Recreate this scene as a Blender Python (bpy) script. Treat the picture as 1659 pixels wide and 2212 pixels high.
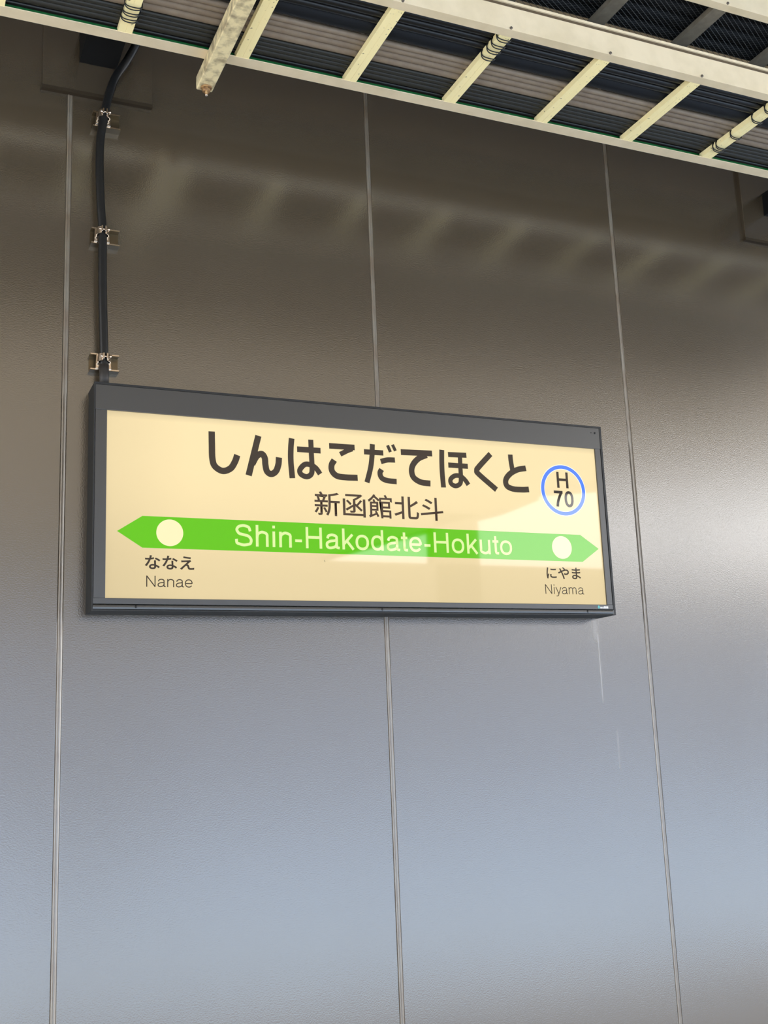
import bpy, bmesh, math, random
from mathutils import Vector, Matrix
random.seed(4)
for o in list(bpy.data.objects): bpy.data.objects.remove(o, do_unlink=True)
SC = bpy.context.scene
COL = SC.collection

# ------------------------------------------------------------ camera
YAW, PIT, ROL, FPX = .4195, .2018, -.0405, 2390.3
f = Vector((math.sin(YAW)*math.cos(PIT), math.cos(YAW)*math.cos(PIT), math.sin(PIT)))
r0 = Vector((math.cos(YAW), -math.sin(YAW), 0)); u0 = r0.cross(f)
c, s = math.cos(ROL), math.sin(ROL)
r = c*r0 + s*u0; u = -s*r0 + c*u0
cd = bpy.data.cameras.new('camera'); cam = bpy.data.objects.new('camera', cd); COL.objects.link(cam)
cd.sensor_fit = 'HORIZONTAL'; cd.sensor_width = 36; cd.lens = 36*FPX/1659; cd.clip_start = .05
M = Matrix.Identity(4)
for i in range(3): M[i][0], M[i][1], M[i][2] = r[i], u[i], -f[i]
M.translation = Vector((0, -3.2, 1.6))
cam.matrix_world = M
SC.camera = cam

# ------------------------------------------------------------ sky, sun, exposure
SC.view_settings.view_transform = 'Standard'; SC.view_settings.look = 'None'
SC.view_settings.gamma = 1; SC.view_settings.use_curve_mapping = False
SC.view_settings.exposure = 0.0
SC.cycles.max_bounces = 8; SC.cycles.diffuse_bounces = 5
W = bpy.data.worlds.new('sky'); SC.world = W; W.use_nodes = True
nt = W.node_tree; nt.nodes.clear()
wo = nt.nodes.new('ShaderNodeOutputWorld'); bg = nt.nodes.new('ShaderNodeBackground')
tc = nt.nodes.new('ShaderNodeTexCoord'); sx = nt.nodes.new('ShaderNodeSeparateXYZ'); rp = nt.nodes.new('ShaderNodeValToRGB')
nt.links.new(tc.outputs['Generated'], sx.inputs[0]); nt.links.new(sx.outputs['Z'], rp.inputs[0])
rp.color_ramp.elements[0].position = 0; rp.color_ramp.elements[0].color = (1, .96, .90, 1)
rp.color_ramp.elements[1].position = .75; rp.color_ramp.elements[1].color = (.16, .27, .48, 1)
e_ = rp.color_ramp.elements.new(.30); e_.color = (.80, .81, .84, 1)
nt.links.new(rp.outputs[0], bg.inputs[0]); nt.links.new(bg.outputs[0], wo.inputs[0])
bg.inputs[1].default_value = 7.0
sl = bpy.data.lights.new('sun', 'SUN'); sun = bpy.data.objects.new('sun', sl); COL.objects.link(sun)
sl.energy = 15.0; sl.color = (1, .86, .66); sl.angle = math.radians(1)
SUN_FROM = Vector((-.80, .10, .62))
sun.rotation_euler = SUN_FROM.to_track_quat('Z', 'Y').to_euler()
sun.location = (-6, 1, 7)

# ------------------------------------------------------------ helpers
def mat(name, col, rough=.5, metal=0, spec=.5, noise=None, bump=None, emit=None, coat=0, rnoise=None):
    m = bpy.data.materials.new(name); m.use_nodes = True; t = m.node_tree; b = t.nodes['Principled BSDF']
    b.inputs['Base Color'].default_value = (*col, 1); b.inputs['Roughness'].default_value = rough
    b.inputs['Metallic'].default_value = metal; b.inputs['Specular IOR Level'].default_value = spec
    b.inputs['Coat Weight'].default_value = coat; b.inputs['Coat Roughness'].default_value = .03
    tcn = t.nodes.new('ShaderNodeTexCoord')
    if noise:                                   # (scale, colour2, lo, hi)
        n = t.nodes.new('ShaderNodeTexNoise'); n.inputs['Scale'].default_value = noise[0]; n.inputs['Detail'].default_value = 6
        t.links.new(tcn.outputs['Object'], n.inputs['Vector'])
        q = t.nodes.new('ShaderNodeValToRGB'); q.color_ramp.elements[0].position = noise[2]; q.color_ramp.elements[1].position = noise[3]
        q.color_ramp.elements[0].color = (*noise[1], 1); q.color_ramp.elements[1].color = (*col, 1)
        t.links.new(n.outputs['Fac'], q.inputs[0]); t.links.new(q.outputs[0], b.inputs['Base Color'])
    if bump:                                    # (scale, strength, distance)
        n = t.nodes.new('ShaderNodeTexNoise'); n.inputs['Scale'].default_value = bump[0]; n.inputs['Detail'].default_value = 3
        t.links.new(tcn.outputs['Object'], n.inputs['Vector'])
        q = t.nodes.new('ShaderNodeBump'); q.inputs['Strength'].default_value = bump[1]; q.inputs['Distance'].default_value = bump[2]
        t.links.new(n.outputs['Fac'], q.inputs['Height']); t.links.new(q.outputs[0], b.inputs['Normal'])
    if emit:
        b.inputs['Emission Color'].default_value = (*emit[0], 1); b.inputs['Emission Strength'].default_value = emit[1]
    return m

def tag(o, label=None, cat=None, group=None, kind=None):
    for k, v in (('label', label), ('category', cat), ('group', group), ('kind', kind)):
        if v: o[k] = v
    return o
def empty(name, loc=(0, 0, 0), **k):
    o = bpy.data.objects.new(name, None); o.location = loc; o.empty_display_size = .05; COL.objects.link(o); return tag(o, **k)
def link(name, me, m, parent=None, smooth=False, **k):
    o = bpy.data.objects.new(name, me); COL.objects.link(o)
    if m and not me.materials: me.materials.append(m)
    if parent is not None:
        o.parent = parent
        o.matrix_parent_inverse = Matrix.Translation(world_loc(parent)).inverted()
    if smooth: me.polygons.foreach_set('use_smooth', [True]*len(me.polygons))
    return tag(o, **k)
def world_loc(o):
    v = Vector((0, 0, 0))
    while o is not None:
        v = v + o.location if o.parent is None else v + o.location + o.matrix_parent_inverse.translation
        o = o.parent
    return v
def finish(bm, name):
    me = bpy.data.meshes.new(name); bmesh.ops.recalc_face_normals(bm, faces=bm.faces); bm.to_mesh(me); bm.free(); return me
def box_bm(bm, x0, x1, y0, y1, z0, z1, bev=0):
    mtx = Matrix.Translation(((x0+x1)/2, (y0+y1)/2, (z0+z1)/2)) @ Matrix.Diagonal((x1-x0, y1-y0, z1-z0, 1))
    g = bmesh.ops.create_cube(bm, size=1, matrix=mtx)
    if bev:
        es = {e for v in g['verts'] for e in v.link_edges}
        bmesh.ops.bevel(bm, geom=list(es), offset=bev, segments=2, affect='EDGES', profile=.5)
def box(name, x0, x1, y0, y1, z0, z1, m, parent=None, bev=0, **k):
    bm = bmesh.new(); box_bm(bm, x0, x1, y0, y1, z0, z1, bev); return link(name, finish(bm, name), m, parent, **k)
def prof_bm(bm, pts, axis, a0, a1):
    """closed profile extruded along an axis: 'x' takes (y, z) points, 'y' takes (x, z), 'z' takes (x, y)"""
    def P(p, a): return {'x': (a, p[0], p[1]), 'y': (p[0], a, p[1]), 'z': (p[0], p[1], a)}[axis]
    A = [bm.verts.new(P(p, a0)) for p in pts]; B = [bm.verts.new(P(p, a1)) for p in pts]
    n = len(pts)
    for i in range(n): bm.faces.new((A[i], A[(i+1) % n], B[(i+1) % n], B[i]))
    bm.faces.new(A[::-1]); bm.faces.new(B)
def prof(name, pts, axis, a0, a1, m, parent=None, **k):
    bm = bmesh.new(); prof_bm(bm, pts, axis, a0, a1); return link(name, finish(bm, name), m, parent, **k)
def catmull(P, n=6):
    P = [Vector(p) for p in P]
    if len(P) < 3: return P
    out = []
    for i in range(len(P)-1):
        a = P[i-1] if i else 2*P[0]-P[1]; b = P[i]; c_ = P[i+1]; d = P[i+2] if i+2 < len(P) else 2*P[-1]-P[-2]
        for k in range(n):
            t = k/n
            out.append(.5*((2*b)+(-a+c_)*t+(2*a-5*b+4*c_-d)*t*t+(-a+3*b-3*c_+d)*t**3))
    out.append(P[-1]); return out
def tube_bm(bm, P, rad, seg=12, closed=False, flat=1.0):
    P = [Vector(p) for p in P]; n = len(P); rings = []; prev = None
    for i, p in enumerate(P):
        t = ((P[(i+1) % n]-P[i-1]) if closed else (P[min(i+1, n-1)]-P[max(i-1, 0)])).normalized()
        if prev is None:
            ref = Vector((0, -1, 0)) if abs(t.y) < .9 else Vector((0, 0, 1)); a = (ref - t*ref.dot(t)).normalized()
        else: a = (prev - t*prev.dot(t)).normalized()
        prev = a; b = t.cross(a)
        rings.append([bm.verts.new(p + a*rad*flat*math.cos(2*math.pi*k/seg) + b*rad*math.sin(2*math.pi*k/seg)) for k in range(seg)])
    for i in range(n if closed else n-1):
        A, B = rings[i], rings[(i+1) % n]
        for k in range(seg): bm.faces.new((A[k], A[(k+1) % seg], B[(k+1) % seg], B[k]))
    if not closed: bm.faces.new(rings[0][::-1]); bm.faces.new(rings[-1])
def tube(name, P, rad, m, parent=None, seg=12, closed=False, flat=1.0, **k):
    bm = bmesh.new(); tube_bm(bm, P, rad, seg, closed, flat); return link(name, finish(bm, name), m, parent, smooth=True, **k)
def poly_bm(bm, pts, y, depth):                 # flat print: closed (x, z) polygon on a plane y, with a small thickness
    A = [bm.verts.new((x, y, z)) for x, z in pts]; B = [bm.verts.new((x, y+depth, z)) for x, z in pts]
    n = len(pts)
    for i in range(n): bm.faces.new((A[i], A[(i+1) % n], B[(i+1) % n], B[i]))
    bm.faces.new(A); bm.faces.new(B[::-1])

# ------------------------------------------------------------ materials
def wall_material():
    m = mat('grey_painted_steel', (.06, .06, .058), rough=.3, metal=.0, spec=1.0, bump=(240, .13, .002))
    t = m.node_tree; b = t.nodes['Principled BSDF']; L = t.links
    b.inputs['IOR'].default_value = 1.75
    g = t.nodes.new('ShaderNodeNewGeometry')
    n = t.nodes.new('ShaderNodeTexNoise'); n.inputs['Scale'].default_value = 1.4; n.inputs['Detail'].default_value = 5
    L.new(g.outputs['Position'], n.inputs['Vector'])
    q = t.nodes.new('ShaderNodeMapRange'); q.inputs[1].default_value = .3; q.inputs[2].default_value = .7
    q.inputs[3].default_value = .165; q.inputs[4].default_value = .205
    L.new(n.outputs['Fac'], q.inputs[0]); L.new(q.outputs[0], b.inputs['Roughness'])
    # pale water streaks below the right end of the sign
    sp = t.nodes.new('ShaderNodeSeparateXYZ'); L.new(g.outputs['Position'], sp.inputs[0])
    def math_(op, a, bb=None, c3=None):
        k = t.nodes.new('ShaderNodeMath'); k.operation = op
        for i, v in enumerate((a, bb, c3)):
            if v is None: continue
            if hasattr(v, 'links'): L.new(v, k.inputs[i])
            else: k.inputs[i].default_value = v
        return k.outputs[0]
    tot = None
    for x0, w, z0, z1, amt in ((2.214, .0035, 1.68, 1.93, .16), (2.262, .006, 1.45, 1.62, .05), (2.205, .016, 1.89, 1.985, .08)):
        ax = math_('DIVIDE', math_('SUBTRACT', sp.outputs['X'], x0), w)
        gx = math_('EXPONENT', math_('MULTIPLY', math_('MULTIPLY', ax, ax), -1.0))
        az = math_('DIVIDE', math_('SUBTRACT', sp.outputs['Z'], (z0+z1)/2), (z1-z0)/2)
        gz = math_('MAXIMUM', math_('SUBTRACT', 1.0, math_('POWER', math_('ABSOLUTE', az), 4.0)), 0.0)
        v = math_('MULTIPLY', math_('MULTIPLY', gx, gz), amt)
        tot = v if tot is None else math_('ADD', tot, v)
    mx = t.nodes.new('ShaderNodeMix'); mx.data_type = 'RGBA'
    L.new(tot, mx.inputs[0]); mx.inputs[6].default_value = (*WALL, 1); mx.inputs[7].default_value = (.85, .82, .74, 1)
    L.new(mx.outputs[2], b.inputs['Base Color'])
    return m
WALL = (.050, .036, .021)
m_wall = wall_material()
m_joint = mat('sealant', (.155, .132, .10), rough=.30, spec=1.0, noise=(9, (.11, .075, .045), .35, .6)); m_joint.node_tree.nodes['Principled BSDF'].inputs['IOR'].default_value = 1.75
m_floor = mat('platform_paving', (.46, .43, .37), rough=.10, spec=1.0, noise=(3, (.41, .38, .33), .3, .7))
m_roof = mat('roof_soffit', (.065, .045, .022), rough=.7)
m_far = mat('brown_unseen_building', (.25, .20, .135), rough=.7)
m_pale = mat('pale_blocker', (.46, .48, .52), rough=.8)
m_track = mat('pale_track_bed', (.54, .66, .78), rough=.8)
m_alu = mat('aluminium', (.82, .68, .46), rough=.42, metal=.25, noise=(14, (.73, .60, .39), .3, .6), bump=(60, .05, .001))
m_rung = mat('spotted_aluminium', (.94, .80, .42), rough=.5, metal=.0, noise=(75, (.16, .12, .06), .325, .36))
m_dark_alu = mat('dull_aluminium', (.17, .145, .105), rough=.6, noise=(40, (.12, .10, .07), .3, .7))
m_wire = mat('mesh_wire', (.055, .055, .05), rough=.6)
m_galv = mat('weathered_zinc', (.78, .66, .38), rough=.55, metal=.1, noise=(34, (.34, .27, .16), .36, .60))
m_rust = mat('rusty_steel', (.42, .25, .10), rough=.6, metal=.5, noise=(120, (.18, .09, .04), .35, .6))
m_bolt = mat('dark_bolt', (.12, .10, .08), rough=.5, metal=.6)
m_black = mat('black_rubber', (.006, .006, .006), rough=.34, spec=.35)
m_blackp = mat('black_plastic', (.005, .005, .005), rough=.6, spec=.15)
m_sleeve = mat('dark_grey_sleeve', (.035, .03, .026), rough=.5, spec=.3)
m_green = mat('green_cable', (.002, .13, .022), rough=.5, spec=.2)
m_lgrey = mat('grey_cable', (.20, .155, .11), rough=.5, spec=.3, noise=(30, (.16, .12, .085), .3, .7))
m_dgrey = mat('dark_grey_cable', (.020, .019, .015), rough=.4, spec=.3)
m_blue = mat('blue_black_cable', (.008, .009, .011), rough=.45, spec=.15)
m_nick = mat('nickel_steel', (.62, .52, .42), rough=.22, metal=1)
m_chan = mat('steel_channel', (.15, .115, .07), rough=.32, metal=.9)
m_case = mat('sign_casing', (.014, .015, .015), rough=.55, spec=.2, bump=(300, .05, .001))
m_rim = mat('black_gasket', (.006, .006, .006), rough=.5)
m_frame = mat('grey_sign_frame', (.015, .016, .017), rough=.33, spec=1.0)
m_edge_shade = mat('dark_edge_shade', (.030, .021, .012), rough=.6, spec=.1)
m_groove = mat('brown_groove_shade', (.10, .07, .04), rough=.6, spec=.2)
def lit(name, col, st, diff=.25):
    return mat(name, tuple(x*diff for x in col), rough=.5, spec=0, emit=(col, st), coat=1)
m_ink = mat('dark_ink', (.026, .018, .014), rough=.4, spec=0, coat=1)
m_ink2 = mat('brown_ink', (.045, .026, .018), rough=.4, spec=0, coat=1)
m_lgreen = lit('lit_green', (.13, .62, .001), .80, .12)
m_lblue = lit('lit_blue', (.07, .20, .88), .95)
m_ldot = lit('lit_cream', (.83, .70, .40), 1.0)
m_llett = lit('lit_pale_lettering', (.64, .76, .31), .92)
m_lhalo = lit('lit_white', (.92, .84, .66), .98)
m_white = mat('white_sticker', (.7, .7, .7), rough=.5)
m_teal = mat('teal_sticker', (.10, .45, .45), rough=.5)

def panel_material():                           # backlit acrylic: tubes near the top, the light thinning towards the ends
    m = mat('backlit_acrylic', (.15, .12, .07), rough=.5, spec=0, emit=((.955, .765, .42), .9), coat=1)
    t = m.node_tree; b = t.nodes['Principled BSDF']; L = t.links
    g = t.nodes.new('ShaderNodeNewGeometry'); sp = t.nodes.new('ShaderNodeSeparateXYZ'); L.new(g.outputs['Position'], sp.inputs[0])
    a = t.nodes.new('ShaderNodeMapRange'); a.inputs[1].default_value = 2.01; a.inputs[2].default_value = 2.42
    a.inputs[3].default_value = .66; a.inputs[4].default_value = .86; a.interpolation_type = 'SMOOTHSTEP'
    L.new(sp.outputs['Z'], a.inputs[0])
    c2 = t.nodes.new('ShaderNodeMapRange'); c2.inputs[1].default_value = 2.535; c2.inputs[2].default_value = 2.555
    c2.inputs[3].default_value = 1; c2.inputs[4].default_value = .78; L.new(sp.outputs['Z'], c2.inputs[0])
    d = t.nodes.new('ShaderNodeMapRange'); d.inputs[1].default_value = .52; d.inputs[2].default_value = .80
    d.inputs[3].default_value = .86; d.inputs[4].default_value = 1; d.interpolation_type = 'SMOOTHSTEP'; L.new(sp.outputs['X'], d.inputs[0])
    p = t.nodes.new('ShaderNodeMath'); p.operation = 'MULTIPLY'; L.new(a.outputs[0], p.inputs[0]); L.new(c2.outputs[0], p.inputs[1])
    p2 = t.nodes.new('ShaderNodeMath'); p2.operation = 'MULTIPLY'; L.new(p.outputs[0], p2.inputs[0]); L.new(d.outputs[0], p2.inputs[1])
    L.new(p2.outputs[0], b.inputs['Emission Strength'])
    return m
m_panel = panel_material()

# ------------------------------------------------------------ the setting
JX = [-1.572 + i*1.0 for i in range(-3, 10)]    # seam positions; 0.4194-ish, 1.42, 2.42 are the ones in view
JX = [.4205 + i*1.0 for i in range(-7, 8)]
wall = box('wall_back', JX[0], JX[-1], .0125, .16, 0, 4.6, m_wall, kind='structure')
tag(wall, 'wall of grey painted steel panels behind the station sign')
panel_me = None
for i in range(len(JX)-1):
    bm = bmesh.new(); box_bm(bm, -.4925, .4925, 0, .0125, 0, 4.6, .0022); me = panel_me or finish(bm, 'wall_panel')
    panel_me = me
    o = link('wall_panel', me, m_wall, wall); o.location = ((JX[i]+JX[i+1])/2, 0, 0)
joint_me = None
for x in JX[1:-1]:
    if joint_me is None:
        bm = bmesh.new()
        prof_bm(bm, [(-.0075, .0125), (-.0075, .0015), (-.006, -.0012), (-.0035, -.0022), (-.0005, .0008), (.002, .0012), (.0045, -.0005), (.0075, .0015), (.0075, .0125)], 'z', 0, 4.6)
        joint_me = finish(bm, 'sealant_joint')
    o = link('sealant_joint', joint_me, m_joint, wall, label='pale vertical sealant bead between wall panels'); o.location = (x, 0, 0)
fl = box('floor', -60, 60, -3.45, 0, -.15, 0, m_floor, kind='structure')
box('floor', -60, 60, -90, -3.45, -.9, -.7, m_track, kind='structure')
ce = prof('ceiling', [(-5.6, .15), (7.25, .15), (6.9, -4.6), (-5.6, -4.6)], 'z', 4.6, 4.75, m_roof, kind='structure')
for y in (-1.9, -3.8):                     # beams under the canopy, parallel to the wall
    box('trim_1', -5.5, 6.9, y-.08, y+.08, 4.36, 4.6, m_roof, ce)
# unseen building across the tracks, shaped for its reflection: lower roof band and sloping gable
box('wall_far_blocker', -60, 90, -31, -30, -.7, 6.2, m_pale, kind='structure')  # added wall, out of view, hides the low sky and bounces pale light
op = box('wall_opposite_unseen', -20, 45, -13.5, -12, 3.55, 4.19, m_far, kind='structure')
for x in (-16, -6, 2.5, 14, 24, 34): box('trim_unseen_4', x-.14, x+.14, -12.9, -12.6, -.7, 3.55, m_far, op)
prof('trim_unseen_3', [(-20, 4.19), (5.5, 4.19), (7.5, 4.76), (8.3, 4.97), (9.45, 5.28), (9.46, 5.44), (9.8, 5.52), (10.1, 5.63), (14.6, 6.15), (20, 6.9), (26, 8.0), (26, 10.5), (-20, 10.5)], 'y', -13.2, -12, m_far, op)
box('trim_unseen_2', 7.53, 8.30, -12.3, -12.0, 3.6, 5.0, m_far, op)

# ------------------------------------------------------------ access cover plates and cable ducts on the wall
def plate(x0, x1, z0, lab):
    r_ = empty('cover_plate', ((x0+x1)/2, 0, z0), label=lab, cat='cover plate', group='cover plates high on the wall')
    box('plate', x0, x1, -.016, 0, z0, z0+.62, m_wall, r_, bev=.0015)
    box('edge_shade', x0-.002, x1, -.0170, 0, z0-.009, z0+.002, m_edge_shade, r_, label='dark strip of painted shade along the lower edge')  # dark strip stands for the shadow in the gap under the plate
    for sx_ in (x0+.02, x1-.02):
        tube('screw', [(sx_, -.0175, z0+.3), (sx_, -.014, z0+.3)], .004, m_bolt, r_, seg=10)
    return r_
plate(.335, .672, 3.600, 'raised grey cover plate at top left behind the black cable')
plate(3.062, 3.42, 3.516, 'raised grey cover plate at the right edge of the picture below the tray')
def duct(x0, x1, z0, lab, d=.26):
    r_ = empty('cable_duct', ((x0+x1)/2, -d/2, z0), label=lab, cat='cable duct', group='black cable ducts at the wall plates')
    prof('trough', [(x0, z0), (x1, z0), (x1, z0+.09), (x1-.003, z0+.09), (x1-.003, z0+.003), (x0+.003, z0+.003), (x0+.003, z0+.09), (x0, z0+.09)], 'y', -d, -.016, m_blackp, r_)
    box('lid', x0-.002, x1+.002, -d, -.016, z0+.09, z0+.096, m_blackp, r_)
duct(.444, .558, 3.700, 'black cable duct behind the tray rail at top left')
duct(3.174, 3.33, 3.629, 'black cable duct at the far right edge under the tray rail')

# ------------------------------------------------------------ black cable with its three brackets
cb = empty('power_cable', (.526, -.045, 2.637), label='thick black cable running down the wall into the sign top', cat='cable')
path = [(.5262, -.045, 2.637), (.5255, -.045, 2.720), (.5225, -.045, 2.82), (.5194, -.045, 2.908), (.5175, -.045, 3.02), (.5165, -.045, 3.130), (.5105, -.045, 3.21), (.5070, -.045, 3.285),
        (.5050, -.045, 3.36), (.5066, -.045, 3.434), (.5180, -.046, 3.523), (.5310, -.047, 3.589), (.5490, -.050, 3.649), (.5790, -.055, 3.704), (.605, -.075, 3.757), (.622, -.12, 3.80), (.63, -.20, 3.81), (.632, -.28, 3.775), (.66, -.345, 3.70), (.78, -.36, 3.669), (.95, -.36, 3.668)]
tube('cable', catmull(path, 6), .0128, m_black, cb, seg=16)
tube('sleeve', [(.5262, -.045, 2.6365), (.5255, -.045, 2.708)], .0142, m_sleeve, cb, seg=16, label='dull grey sleeve')
def bracket(x, z, cx, lab, tilt):
    r_ = empty('cable_bracket', (x, 0, z), label=lab, cat='cable bracket', group='brackets holding the black cable')
    w = .0425
    # C-shaped channel lying across, its mouth to the front
    yb, yf, h, t_, lip = 0.0, -.029, .0255, .0020, .0045
    pts = [(yb, z-h), (yf, z-h), (yf, z-h+lip), (yf+t_, z-h+lip), (yf+t_, z-h+t_), (yb-t_, z-h+t_), (yb-t_, z+h-t_), (yf+t_, z+h-t_), (yf+t_, z+h-lip), (yf, z+h-lip), (yf, z+h), (yb, z+h)]
    prof('channel', pts, 'x', x-w, x+w, m_chan, r_)
    for zl in (z-h+lip, z+h):                    # bright strips standing in for the highlight along the lips
        box('lip', x-w+.001, x+w-.001, yf-.0006, yf+.0022, zl-.0030, zl+.0004, m_nick, r_)
    for sgn in (-1, 1):                          # two clamp halves gripping the cable
        bm = bmesh.new(); R = .0150; n = 9; zc = z+.006
        inner = []; outer = []
        for k in range(n):
            a = math.radians(-100 + 175*k/(n-1))
            px = cx + sgn*(R*math.cos(a)); py = -.045 - R*math.sin(a)
            inner.append((px, py)); outer.append((cx + sgn*((R+.0026)*math.cos(a)), -.045-(R+.0026)*math.sin(a)))
        ptsz = [(cx + sgn*.0045, -.0265), (cx+sgn*.020, -.0265), (cx+sgn*.020, -.030)] if False else []
        prof_bm(bm, inner + outer[::-1], 'z', zc-.0115, zc+.0115)
        box_bm(bm, min(cx+sgn*.003, cx+sgn*.0075), max(cx+sgn*.003, cx+sgn*.0075), -.074, -.0585, zc-.009, zc+.009, .0012)
        box_bm(bm, min(cx+sgn*.010, cx+sgn*.021), max(cx+sgn*.010, cx+sgn*.021), -.036, -.026, z-.0225, z+.0225, .001)
        for v in bm.verts:                       # halves pinch together below the screw
            if v.co.z < zc - .01: v.co.x += sgn*.0018
        link('clamp_half', finish(bm, 'clamp_half'), m_nick, r_, label='shiny nickel clamp half')
    tube('screw', [(cx-.013, -.066, z+.006), (cx+.013, -.066, z+.006)], .0032, m_nick, r_, seg=10)
    tube('nut', [(cx+.0125, -.066, z+.006), (cx+.017, -.066, z+.006)], .0060, m_nick, r_, seg=6)
    return r_
bracket(.528, 3.510, .5160, 'topmost cable bracket just below the cover plate', 0)
bracket(.528, 3.122, .5164, 'middle cable bracket halfway down the black cable', 0)
bracket(.530, 2.722, .5254, 'lowest cable bracket just above the sign', 0)

# ------------------------------------------------------------ the station sign
X0, X1, Z0, Z1, D_ = .4892, 2.2227, 1.9768, 2.6361, .1024
sg = empty('station_sign', ((X0+X1)/2, -D_, Z0), label='wide backlit station name sign with dark grey frame on the steel wall', cat='sign')
bm = bmesh.new(); box_bm(bm, X0, X1, -D_+.012, 0, Z0, Z1, .0015)
link('casing', finish(bm, 'casing'), m_case, sg)
# black rim all round the front
bm = bmesh.new()
for (a, b_, c_, d_) in ((X0, X1, Z1-.0065, Z1), (X0, X1, Z0, Z0+.003), (X0, X0+.0035, Z0+.003, Z1-.0065), (X1-.0075, X1, Z0+.003, Z1-.0065)):
    box_bm(bm, a, b_, -D_, -D_+.012, c_, d_)
link('rim', finish(bm, 'rim'), m_rim, sg, label='thin black rim')
IX0, IX1, IZ0, IZ1 = .5265, 2.1925, 2.0120, 2.5555
tb = box('top_bar', X0+.0035, X1-.0075, -D_+.0010, -D_+.012, IZ1, Z1-.0065, m_frame, sg, bev=.0008)
box('side_bar', X0+.0045, IX0, -D_+.0018, -D_+.012, IZ0, IZ1, m_frame, sg, bev=.0008)
box('side_bar', IX1, X1-.0085, -D_+.0018, -D_+.012, IZ0, IZ1, m_frame, sg, bev=.0008)
bb = box('bottom_bar', X0+.0035, X1-.0075, -D_+.0012, -D_+.012, 1.9955, IZ0, m_frame, sg, bev=.0008)
lp = prof('lower_lip', [(-D_+.012, 1.9940), (-D_+.0005, 1.9940), (-D_-.0015, 1.9915), (-D_-.0020, 1.9865), (-D_-.0010, 1.9815), (-D_+.003, 1.9798), (-D_+.012, 1.9798)], 'x', X0+.0035, X1-.012, m_frame, sg)
box('end_cap', X1-.0115, X1-.0078, -D_-.001, -D_+.012, 1.9798, 1.9940, m_frame, sg)
for x in (.6103, 1.3618, 2.1093):
    tube('screw', [(x, -D_-.0026, 1.9878), (x, -D_+.002, 1.9878)], .0037, m_rim, lp, seg=12)
for x, z in ((2.1964, 2.6114), (2.181, 2.612)):
    tube('screw', [(x, -D_-.0001, z), (x, -D_+.004, z)], .0035 if x > 2.19 else .0016, m_case, tb, seg=12)
# maker's sticker on the bottom bar
bm = bmesh.new()
for i, (a, b_) in enumerate(((2.1625, 2.1665), (2.1675, 2.1705), (2.1715, 2.1755), (2.1768, 2.1815), (2.1823, 2.1868), (2.1878, 2.1940))):
    box_bm(bm, a, b_, -D_+.0006, -D_+.0013, 1.9990, 2.0045 + .0018*(i > 2))
link('sticker', finish(bm, 'sticker'), m_white, bb, label='tiny white maker mark')
bm = bmesh.new(); box_bm(bm, 2.1545, 2.1590, -D_+.0006, -D_+.0013, 1.9985, 2.0085); box_bm(bm, 2.1520, 2.1618, -D_+.0007, -D_+.0013, 2.0015, 2.0050)
link('sticker', finish(bm, 'sticker'), m_teal, bb, label='tiny teal maker mark')
YP = -.0945                                      # front of the acrylic
pn = box('panel', IX0-.003, IX1+.003, YP, YP+.004, IZ0-.003, IZ1+.003, m_panel, sg, label='glowing cream acrylic panel with printed station names')

LY = YP - .0004
def circle(cx, cz, R, n=64): return [(cx+R*math.cos(2*math.pi*k/n), cz+R*math.sin(2*math.pi*k/n)) for k in range(n)]
def flat(name, polys, m, y=LY, **k):
    bm = bmesh.new()
    for p in polys: poly_bm(bm, p, y, .0004)
    return link(name, finish(bm, name), m, pn, **k)
def ring_mesh(name, cx, cz, Ro, Ri, m, y, **k):
    bm = bmesh.new(); A = circle(cx, cz, Ro, 96); B = circle(cx, cz, Ri, 96); n = 96
    a = [bm.verts.new((x, y, z)) for x, z in A]; b_ = [bm.verts.new((x, y, z)) for x, z in B]
    a2 = [bm.verts.new((x, y+.0004, z)) for x, z in A]; b2 = [bm.verts.new((x, y+.0004, z)) for x, z in B]
    for i in range(n):
        j = (i+1) % n
        for q in ((a[i], a[j], b_[j], b_[i]), (a2[i], a2[j], a[j], a[i]), (b2[i], b2[j], b_[j], b_[i])): bm.faces.new(q)
    return link(name, finish(bm, name), m, pn, **k)
flat('green_arrow', [[(.5584, 2.2034), (.6296, 2.2500), (2.1087, 2.2493), (2.1792, 2.2035), (2.1107, 2.1568), (.6298, 2.1577)]], m_lgreen, label='bright green double-ended arrow band')
flat('dot', [circle(.7083, 2.2037, .0390)], m_ldot, y=LY-.0005, label='cream dot at the left end of the green band')
flat('dot', [circle(2.0319, 2.2035, .0386)], m_ldot, y=LY-.0005, label='cream dot at the right end of the green band')
ring_mesh('ring', 2.0545, 2.4013, .0877, .0750, m_lblue, LY-.0002, label='blue ring around the station number')
ring_mesh('ring_outline', 2.0545, 2.4013, .0902, .0728, m_lhalo, LY, label='thin pale outline of the blue ring')
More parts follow.
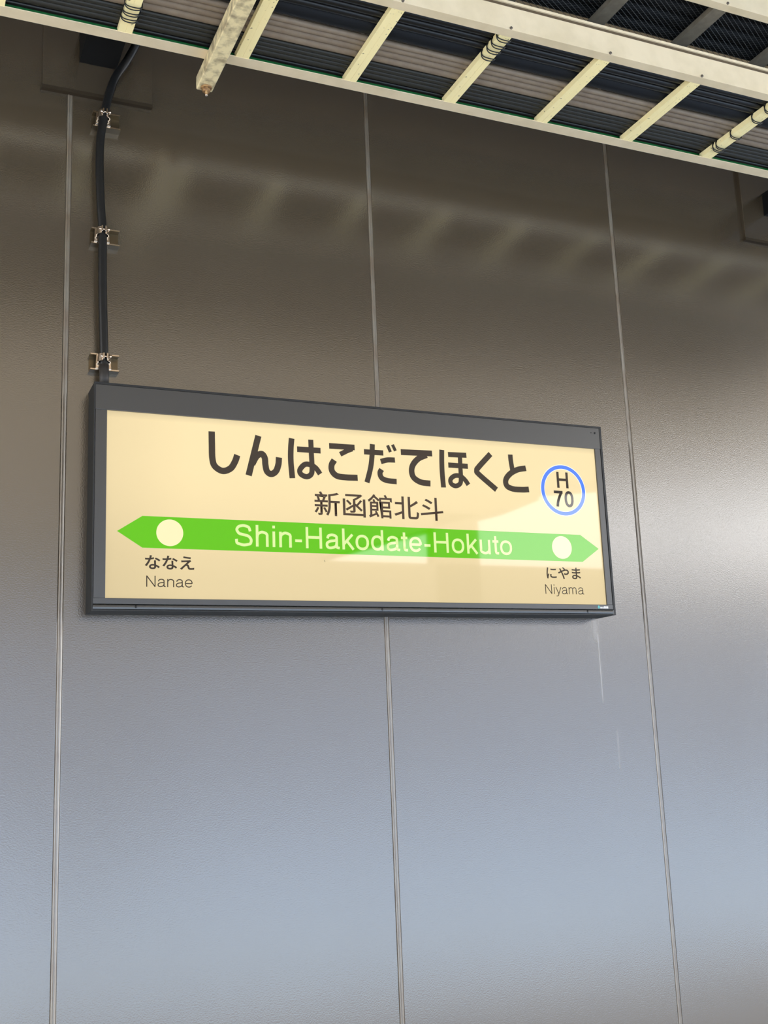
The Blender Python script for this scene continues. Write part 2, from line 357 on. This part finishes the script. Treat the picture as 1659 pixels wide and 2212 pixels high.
K = [
('shi',.0195,[(0.8342,2.5156),(0.8345,2.4754),(0.8355,2.4327),(0.8431,2.4093),(0.8663,2.3965),(0.8903,2.4055),(0.9043,2.4269),(0.9118,2.4481)]),
('n',.0195,[(0.9787,2.513),(0.9462,2.3876)]),
('n',.0195,[(0.9579,2.4235),(0.9723,2.4487),(0.9882,2.4567),(0.9975,2.4451),(0.9992,2.4244),(1.0038,2.4038),(1.017,2.396),(1.032,2.4056),(1.0403,2.427),(1.0426,2.4495)]),
('ha',.0181,[(1.0849,2.5128),(1.0815,2.4789),(1.0806,2.4401),(1.0843,2.3871)]),
('ha',.0181,[(1.1017,2.4796),(1.1784,2.4799)]),
('ha',.0166,[(1.147,2.5127),(1.1479,2.4657),(1.1488,2.4197),(1.1443,2.4018),(1.1295,2.3943),(1.1117,2.4016),(1.1095,2.4156),(1.1251,2.4324),(1.1433,2.4328),(1.1613,2.4233),(1.1747,2.4054)]),
('ko',.0181,[(1.2074,2.4977),(1.2928,2.4983)]),
('ko',.0156,[(1.285,2.4931),(1.269,2.4865),(1.2434,2.4729)]),
('ko',.0195,[(1.223,2.4529),(1.2135,2.4362),(1.2148,2.4167),(1.2306,2.4027),(1.2603,2.3998),(1.2993,2.4007)]),
('da',.0172,[(1.3243,2.4867),(1.3907,2.4872)]),
('da',.0172,[(1.354,2.5136),(1.3513,2.4758),(1.3447,2.4355),(1.3306,2.3878)]),
('da',.0107,[(1.4065,2.5133),(1.4157,2.4919)]),
('da',.0107,[(1.4238,2.5167),(1.4331,2.4967)]),
('da',.0172,[(1.3806,2.4584),(1.404,2.4651),(1.4301,2.4664)]),
('da',.0176,[(1.3825,2.4327),(1.3763,2.4211),(1.381,2.4058),(1.3991,2.3978),(1.4327,2.3961)]),
('te',.0195,[(1.4521,2.4944),(1.5635,2.4971)]),
('te',.0195,[(1.5431,2.4905),(1.5145,2.4775),(1.4936,2.4558),(1.4873,2.4333),(1.4942,2.4124),(1.5184,2.3991),(1.5521,2.3966)]),
('ho',.0176,[(1.5994,2.5119),(1.5973,2.4736),(1.5968,2.4363),(1.5988,2.3863)]),
('ho',.0172,[(1.6214,2.4977),(1.6888,2.4996)]),
('ho',.0172,[(1.6202,2.4624),(1.6919,2.4624)]),
('ho',.0156,[(1.6647,2.4968),(1.6641,2.4591),(1.6638,2.4197),(1.6594,2.4019),(1.6426,2.3935),(1.6268,2.4008),(1.6264,2.4157),(1.6426,2.4278),(1.663,2.4272),(1.6787,2.4157),(1.6901,2.3999)]),
('ku',.0189,[(1.7798,2.5103),(1.7322,2.4626),(1.7243,2.4497),(1.7318,2.4377),(1.7943,2.3895)]),
('to',.0176,[(1.8553,2.5134),(1.8562,2.4904),(1.8603,2.458)]),
('to',.0195,[(1.9125,2.4697),(1.8795,2.4626),(1.8505,2.4471),(1.8324,2.4257),(1.8347,2.4049),(1.8575,2.3955),(1.8917,2.3947),(1.9186,2.3969)])]
def stroke_bm(bm, pts, w, y, smooth=True):
    P = catmull([(a, 0, b_) for a, b_ in pts], 8 if smooth and len(pts) > 2 else 1); n = len(P); L_ = []; R_ = []
    for i, p in enumerate(P):
        t = (P[min(i+1, n-1)]-P[max(i-1, 0)]).normalized(); nx, nz = -t.z*w/2, t.x*w/2
        L_.append((p.x+nx, p.z+nz)); R_.append((p.x-nx, p.z-nz))
    def v(q, yy): return bm.verts.new((q[0], yy, q[1]))
    st = 8e-6 if n > 30 else 0                   # a loop that crosses itself lies a hair in front of its own start
    l1 = [v(q, y-st*i) for i, q in enumerate(L_)]; r1 = [v(q, y-st*i) for i, q in enumerate(R_)]; l2 = [v(q, y+.0004) for q in L_]; r2 = [v(q, y+.0004) for q in R_]
    for i in range(n-1):
        for q in ((l1[i], l1[i+1], r1[i+1], r1[i]), (l2[i], l2[i+1], l1[i+1], l1[i]), (r1[i], r1[i+1], r2[i+1], r2[i])): bm.faces.new(q)
    bm.faces.new((l1[0], r1[0], r2[0], l2[0])); bm.faces.new((l1[-1], l2[-1], r2[-1], r1[-1]))
for ch in ('shi', 'n', 'ha', 'ko', 'da', 'te', 'ho', 'ku', 'to'):
    bm = bmesh.new()
    for i, (k_, w, pts) in enumerate(q for q in K if q[0] == ch): stroke_bm(bm, pts, w, LY-.00012*i)
    link('kana_character', finish(bm, 'kana'), m_ink, pn, label='large black hiragana character %s' % ch)

def text_mesh(s_, off=0):
    cu = bpy.data.curves.new('lettering', 'FONT'); cu.body = s_; cu.size = 1; cu.offset = off; cu.resolution_u = 6
    o = bpy.data.objects.new('tmp', cu); COL.objects.link(o); bpy.context.view_layer.update()
    me = bpy.data.meshes.new_from_object(o.evaluated_get(bpy.context.evaluated_depsgraph_get()))
    bpy.data.objects.remove(o); return me
def lettering(s_, x0, x1, base, cap, m, off=0, ref='H', ink=False, y=LY, label=None):
    me = text_mesh(s_, off)
    xs = [v.co.x for v in me.vertices]; ys = [v.co.y for v in me.vertices]
    if ink: zb, hh = min(ys), max(ys)-min(ys)
    else:
        rm = text_mesh(ref, off); ry = [v.co.y for v in rm.vertices]; zb, hh = min(ry), max(ry)-min(ry)
    sx_, sz_ = (x1-x0)/(max(xs)-min(xs)), cap/hh; mn = min(xs)
    for v in me.vertices: v.co = Vector((x0+(v.co.x-mn)*sx_, y, base+(v.co.y-zb)*sz_))
    me.update()
    bm = bmesh.new(); bm.from_mesh(me)
    for fc in bm.faces:
        if fc.normal.y > 0: fc.normal_flip()
    bm.to_mesh(me); bm.free(); me.materials.clear()
    link('lettering', me, m, pn, label=label)
def glyph(ch, w):
    """sans-serif letter as centre lines: list of (points, curved, closed), and its advance; capital height = 1"""
    h = w/2; X = .727
    def ell(cx, cy, rx, ry, a0=0, a1=360, n=24):
        out = []
        for k in range(n+1):
            a = math.radians(a0+(a1-a0)*k/n); ca, sa = math.cos(a), math.sin(a)
            out.append((cx+rx*math.copysign(abs(ca)**.9, ca), cy+ry*math.copysign(abs(sa)**.9, sa)))
        return out
    L, R_ = .092+h, .68-h
    arch = [(L, .40), (L+.03, .56), (.24+h*.4, X-h-.03), (.39, X-h+.012), (.58-h*.3, X-h-.04), (R_, .54), (R_, .44), (R_, 0)]
    G = {
     'S': ([([(.83-h, .69), (.79-h, .83), (.66, 1-h-.035), (.46, 1-h+.012), (.27, 1-h-.03), (.12+h, .82), (.10+h, .73), (.17+h, .61), (.30, .565), (.46, .525), (.66, .475), (.83-h, .38), (.87-h, .26), (.80-h*.6, .12), (.66, h+.02), (.47, h-.012), (.27, h+.03), (.12+h*.6, .15), (.07+h, .32)], 1, 0)], .926),
     'h': ([([(L, 0), (L, 1)], 0, 0), (arch, 1, 0)], .772), 'n': ([([(L, 0), (L, X)], 0, 0), (arch, 1, 0)], .772),
     'i': ([([(.154, 0), (.154, X)], 0, 0), ([(.154, .87), (.154, 1)], 0, 0)], .308),
     '-': ([([(.07, .335), (.39, .335)], 0, 0)], .4625),
     'H': ([([(.11+h, 0), (.11+h, 1)], 0, 0), ([(.89-h, 0), (.89-h, 1)], 0, 0), ([(.11+h, .52), (.89-h, .52)], 0, 0)], 1.003),
     'N': ([([(.11+h, 0), (.11+h, 1)], 0, 0), ([(.89-h, 0), (.89-h, 1)], 0, 0), ([(.11+h, 1-h*.4), (.89-h, h*.4)], 0, 0)], 1.003),
     'a': ([([(.085+h, .50), (.12+h, .60), (.24, X-h-.02), (.37, X-h+.012), (.51, X-h-.02), (.60-h*.3, .59), (.61-h*.3, .50), (.61-h*.3, .17), (.63-h*.3, h+.02), (.73, h-.01)], 1, 0),
            ([(.61-h*.3, .44), (.50, .405), (.28, .37), (.11+h*.5, .29), (.055+h, .19), (.10+h*.8, .07+h*.4), (.27, h-.012), (.44, h+.02), (.57-h*.3, .15), (.61-h*.3, .29)], 1, 0)], .772),
     'k': ([([(L, 0), (L, 1)], 0, 0), ([(.60, X), (L, .24)], 0, 0), ([(.30, .44), (.64, 0)], 0, 0)], .694),
     'o': ([(ell(.386, X/2, .337-h, X/2+.012-h), 0, 0)], .772),
     'd': ([(ell(.365, X/2, .315-h, X/2+.012-h), 0, 0), ([(R_, 0), (R_, 1)], 0, 0)], .772),
     't': ([([(.195, .93), (.195, .30), (.195, .16), (.235, h+.01), (.365, h)], 1, 0), ([(.03, X-h), (.36, X-h)], 0, 0)], .386),
     'e': ([([(.06+h, .355), (.71-h, .355)], 0, 0), (ell(.386, X/2, .33-h, X/2+.012-h, -2, 325), 0, 0)], .772),
     'u': ([([(R_, X), (R_, 0)], 0, 0), ([(2*.386-p[0], X-p[1]) for p in arch], 1, 0)], .772),
     'y': ([([(.02+h*.8, X), (.355, .03)], 0, 0), ([(.68-h*.8, X), (.36, .02), (.31, -.13), (.25, -.205), (.16, -.235+h*.4), (.07, -.225+h*.4)], 0, 0)], .694),
     'm': ([([(L, 0), (L, X)], 0, 0)] + [([(x0_, .42), (x0_+.03, .56), (x0_+.12, X-h-.03), (x0_+.23, X-h+.012), (x0_+.37, X-h-.05), (x0_+.415, .52), (x0_+.415, .44), (x0_+.415, 0)], 1, 0) for x0_ in (L, L+.415)], 1.157),
     '7': ([([(.05, 1-h), (.70, 1-h)], 0, 0), ([(.70-h, 1-h), (.50, .72), (.36, .42), (.29, .18), (.27, 0)], 1, 0)], .772),
     '0': ([(ell(.386, .5, .335-h, .512-h), 0, 0)], .772)}
    return G[ch]
def stroked(s_, x0, x1, base, cap, w, m, y=LY, label=None, track=0.0):
    bm = bmesh.new(); x = 0; n = 0
    raw = []
    for ch in s_:
        st, adv = glyph(ch, w)
        for pts, cur, clo in st: raw.append(([(x+a, b_) for a, b_ in pts], cur))
        x += adv + track
    ext = []
    for pts, cur in raw: ext += [p[0] for p in pts]
    kx = (x1-x0-w*cap)/(max(ext)-min(ext)); mn = min(ext)    # stroke width stays uniform
    for pts, cur in raw:
        P = [(x0+w*cap/2+(a-mn)*kx, base+b_*cap) for a, b_ in pts]
        if not cur and len(P) > 2: P = [(a, b_) for a, b_ in P]
        stroke_bm(bm, P, w*cap, y-.00003*(n % 4), smooth=cur); n += 1
    link('lettering', finish(bm, 'lettering'), m, pn, label=label)
lettering('新函館北斗', 1.1530, 1.5935, 2.2748, .0762, m_ink2, off=.008, ink=True, label='station name in black kanji')
stroked('Shin-Hakodate-Hokuto', .9012, 1.8391, 2.1720, .0652, .128, m_llett, y=LY-.0006, label='station name in pale Latin letters on the green band')
lettering('ななえ', .6368, .7793, 2.0968, .0400, m_ink, off=.018, ink=True, label='next stop in small hiragana at lower left')
stroked('Nanae', .6412, .7741, 2.0462, .0318, .088, m_ink, label='next stop in Latin letters at lower left')
lettering('にやま', 1.9650, 2.0985, 2.0967, .0402, m_ink, off=.014, ink=True, label='next stop in small hiragana at lower right')
stroked('Niyama', 1.9560, 2.1074, 2.0462, .0318, .080, m_ink, label='next stop in Latin letters at lower right')
stroked('H', 2.0313, 2.0765, 2.4092, .0556, .165, m_ink, label='letter H inside the blue ring')
stroked('70', 2.0115, 2.0930, 2.3437, .0552, .172, m_ink, label='number 70 inside the blue ring')
bm = bmesh.new(); tube_bm(bm, [(1.1812, LY-.0005, 2.1372), (1.1805, LY-.0005, 2.1345), (1.1825, LY-.0005, 2.1316)], .0006, 6)
link('scratch', finish(bm, 'scratch'), m_bolt, pn, label='short dark scratch under the green band')

# ------------------------------------------------------------ lower cable tray
TZ = 3.606; TX0, TX1 = -1.2, 5.2
lt = empty('cable_tray', (2.0, -.5, TZ), label='lower aluminium ladder cable tray nearest the wall', cat='cable tray', group='ladder cable trays under the roof')
def rail_profile(yo, sgn, z, h=.098, fl=.043, lip=.012):
    """C section: web at yo, flanges going sgn along y"""
    t_ = .003
    return [(yo, z), (yo+sgn*fl, z), (yo+sgn*fl, z+t_), (yo+sgn*t_, z+t_), (yo+sgn*t_, z+h-t_), (yo+sgn*lip, z+h-t_), (yo+sgn*lip, z+h), (yo, z+h)]
ra = prof('side_rail', rail_profile(-.302, -1, TZ), 'x', TX0, TX1, m_alu, lt)
# front rail with a groove under its top lip
t_ = .003
pb = [(-.712, TZ), (-.744, TZ), (-.744, TZ+.075), (-.7335, TZ+.075), (-.7335, TZ+.088), (-.744, TZ+.088), (-.744, TZ+.0965), (-.732, TZ+.0965), (-.732, TZ+t_), (-.712, TZ+t_)]
rb = prof('side_rail', pb, 'x', TX0, TX1, m_alu, lt, label='deep cream side rail with a dark groove')
box('groove_shade', TX0, TX1, -.7395, -.7335, TZ+.0755, TZ+.0875, m_groove, rb, label='dark strip painting the shade in the groove')  # dark colour put in to deepen the shade inside the groove
def bolt(x, y, z, parent, R=.0042):
    tube('bolt', [(x, y, z), (x, y-.004, z)], R, m_bolt, parent, seg=8)
RX = [.5033 + .3468*i for i in range(-5, 14)]
rung_me = None
for X in RX:
    if rung_me is None:
        bm = bmesh.new()
        prof_bm(bm, [(0, 0), (.0195, 0), (.0200, .0006), (.0205, 0), (.040, 0), (.040, .019), (.037, .019), (.037, .003), (.003, .003), (.003, .019), (0, .019)], 'y', -.7118, -.3325)
        rung_me = finish(bm, 'rung')
    o = link('rung', rung_me, m_rung, lt); o.location = (X, 0, TZ+.0008)
    bolt(X+.0185, -.744, TZ+.0050, rb)
# ------------------------------------------------------------ upper cable tray
UZ = 3.824
ut = empty('cable_tray', (2.4, -.7, UZ), label='upper ladder cable tray with mesh, partly hidden behind the lower tray rail', cat='cable tray', group='ladder cable trays under the roof')
rc = prof('side_rail', rail_profile(-.826, 1, UZ, h=.12, fl=.028), 'x', TX0, TX1, m_alu, ut)
prof('side_rail', rail_profile(-.500, -1, UZ, h=.12, fl=.028), 'x', TX0, TX1, m_alu, ut)
up_me = None
for i in range(-5, 12):
    X = 2.287 + .331*i
    if up_me is None:
        bm = bmesh.new(); prof_bm(bm, [(0, 0), (.049, 0), (.049, .019), (.046, .019), (.046, .003), (.003, .003), (.003, .019), (0, .019)], 'y', -.799, -.527)
        up_me = finish(bm, 'rung')
    o = link('rung', up_me, m_dark_alu, ut, label='dull brownish rung'); o.location = (X, 0, UZ+.0008)
    bolt(X+.03, -.826, UZ+.006, rc)
bm = bmesh.new(); zz = UZ+.026; PX, PY = .0125, .0075
nx = int(2.6/PX); ny = int(.27/PY)
for sgn in (-1, 1):
    for i in range(nx):
        for j in range(ny):
            if sgn < 0: a, b_ = (1.2+i*PX, -.80+j*PY), (1.2+(i+1)*PX, -.80+(j+1)*PY)
            else: a, b_ = (1.2+(i+1)*PX, -.80+j*PY), (1.2+i*PX, -.80+(j+1)*PY)
            if (i+j) % 2 == (0 if sgn < 0 else 1):
                w = .0009; q = [bm.verts.new(p) for p in ((a[0]-w, a[1], zz), (a[0]+w, a[1], zz+.001), (b_[0]+w, b_[1], zz+.001), (b_[0]-w, b_[1], zz))]
                bm.faces.new(q)
link('mesh_base', finish(bm, 'mesh_base'), m_wire, ut, kind='stuff', label='fine diamond wire mesh base')

# ------------------------------------------------------------ cables lying in the trays
def cable(y, rad, m, lab, z=None, zb=TZ+.0198, x0=TX0+.05, x1=TX1-.05, ph=0, flat=1.0, grp='cables lying in the lower tray'):
    P = [(x0+(x1-x0)*k/6, y, zb+rad+.0002) for k in range(7)]
    return tube('tray_cable', P, rad, m, seg=14, flat=1.0, label=lab, cat='cable', group=grp)
CS = [(-.3150, .0080, m_green, 'thin green cable against the wall-side rail of the lower tray'),
      (-.3335, .0080, m_black, 'thin black cable next to the green cable'),
      (-.3565, .0130, m_dgrey, 'dark grey cable second from the green cable'),
      (-.3800, .0085, m_dgrey, 'first of three thin dark cables beside the dark grey one'),
      (-.3990, .0085, m_dgrey, 'second of three thin dark cables beside the dark grey one'),
      (-.4180, .0085, m_dgrey, 'third of three thin dark cables, touching the pale grey cables'),
      (-.4440, .0155, m_lgrey, 'pale grey cable closest to the wall of the four side by side'),
      (-.4745, .0145, m_lgrey, 'pale grey cable second from the wall of the four side by side'),
      (-.5010, .0115, m_lgrey, 'pale grey cable third from the wall of the four side by side'),
      (-.5225, .0095, m_lgrey, 'pale grey cable beside the thick blue-black cable'),
      (-.5640, .0310, m_blue, 'thick blue-black cable, the widest in the lower tray'),
      (-.6115, .0125, m_black, 'black cable beside the thick blue-black cable'),
      (-.6410, .0125, m_black, 'black cable in the middle of the black three near the front rail'),
      (-.6700, .0125, m_black, 'black cable closest to the front rail')]
for i, (y, rad, m, lab) in enumerate(CS): cable(y, rad, m, lab, ph=i)
for i, (y, rad, lab) in enumerate(((-.765, .020, 'black cable behind the mesh at the outer rail of the upper tray'), (-.715, .024, 'thick black cable in the middle of the upper tray'), (-.655, .028, 'thickest black cable behind the mesh of the upper tray'), (-.59, .024, 'black cable at the wall side of the upper tray'))):
    cable(y, rad, m_blackp, lab, zb=UZ+.028, ph=i+3, grp='black cables behind the mesh of the upper tray')

# ------------------------------------------------------------ support channel under the tray
sc_ = empty('support_channel', (.79, -.45, 3.565), label='weathered zinc support channel crossing under the tray with a rusty nut at its end', cat='support channel')
A0, A1, zz0 = .766, .816, 3.565
bm = bmesh.new()
prof_bm(bm, [(A0, zz0+.003), (A0+.003, zz0), (A1-.003, zz0), (A1, zz0+.003), (A1, TZ-.0002), (A1-.014, TZ-.0002), (A1-.014, TZ-.003), (A1-.003, TZ-.003), (A1-.003, zz0+.003), (A0+.003, zz0+.003), (A0+.003, TZ-.003), (A0+.014, TZ-.003), (A0+.014, TZ-.0002), (A0, TZ-.0002)], 'y', -1.05, -.203)
link('channel', finish(bm, 'channel'), m_galv, sc_)
rd = tube('threaded_rod', [(.7925, -.222, zz0-.024), (.7925, -.222, zz0+.036)], .0045, m_rust, sc_, seg=12)
tube('nut', [(.7925, -.222, zz0-.0015), (.7925, -.222, zz0-.014)], .0125, m_rust, sc_, seg=6, label='rusty hexagonal nut')
tube('washer', [(.7925, -.222, zz0), (.7925, -.222, zz0-.0022)], .0175, m_rust, sc_, seg=20, label='rusty round washer')
tube('rod_tip', [(.7925, -.222, zz0-.028), (.7925, -.222, zz0-.022)], .004, m_nick, rd, seg=12)
tube('hanger_rod', [(.7925, -1.0, zz0-.03), (.7925, -1.0, 4.6)], .0045, m_rust, sc_, seg=10)
tube('hanger_rod', [(.7925, -.90, zz0-.03), (.7925, -.90, 4.6)], .0045, m_rust, sc_, seg=10)

# ------------------------------------------------------------ black ties wound around the rungs
def tie(X, y, lab, grp, w=.024, h=.016, lens=.0058, rad=.0017, seed=0):
    bm = bmesh.new(); cx, cz = X+.020, TZ+.0068
    n = 40; P = []
    for k in range(2*n):                         # two turns, crossing at the sides of the rung
        a = 2*math.pi*k/n; sg_ = 1 if k < n else -1
        ex = abs(math.cos(a))**.75*math.copysign(1, math.cos(a)); ez = abs(math.sin(a))**.75*math.copysign(1, math.sin(a))
        P.append((cx+w*ex, y+sg_*lens*math.sin(a), cz+h*ez))
    tube_bm(bm, P[:n], rad, 8, True); tube_bm(bm, P[n:], rad, 8, True)
    return link('cable_tie', finish(bm, 'cable_tie'), m_black, None, smooth=True, label=lab, cat='cable tie', group=grp)
R0, R3, R6 = RX[5], RX[8], RX[11]
for y, w_ in ((-.4715, 'closest to the front rail'), (-.441, 'in the middle'), (-.4135, 'nearest the wall')):
    tie(R0, y, 'black wire tie on the leftmost tied rung, %s' % w_, 'ties on the leftmost tied rung')
for y, w_ in ((-.700, 'touching the front rail'), (-.668, 'second from the front rail'), (-.640, 'third from the front rail'), (-.606, 'farthest from the front rail')):
    tie(R3, y, 'black wire tie on middle tied rung, %s' % w_, 'ties on the middle tied rung')
for y, w_ in ((-.408, 'lowest and nearest the wall'), (-.425, 'just above the lowest'), (-.500, 'alone in the middle of the rung'), (-.607, 'above the middle one'), (-.668, 'at the picture edge')):
    tie(R6, y, 'black wire tie on rung at right edge, %s' % w_, 'ties on the right-hand tied rung', lens=.004)
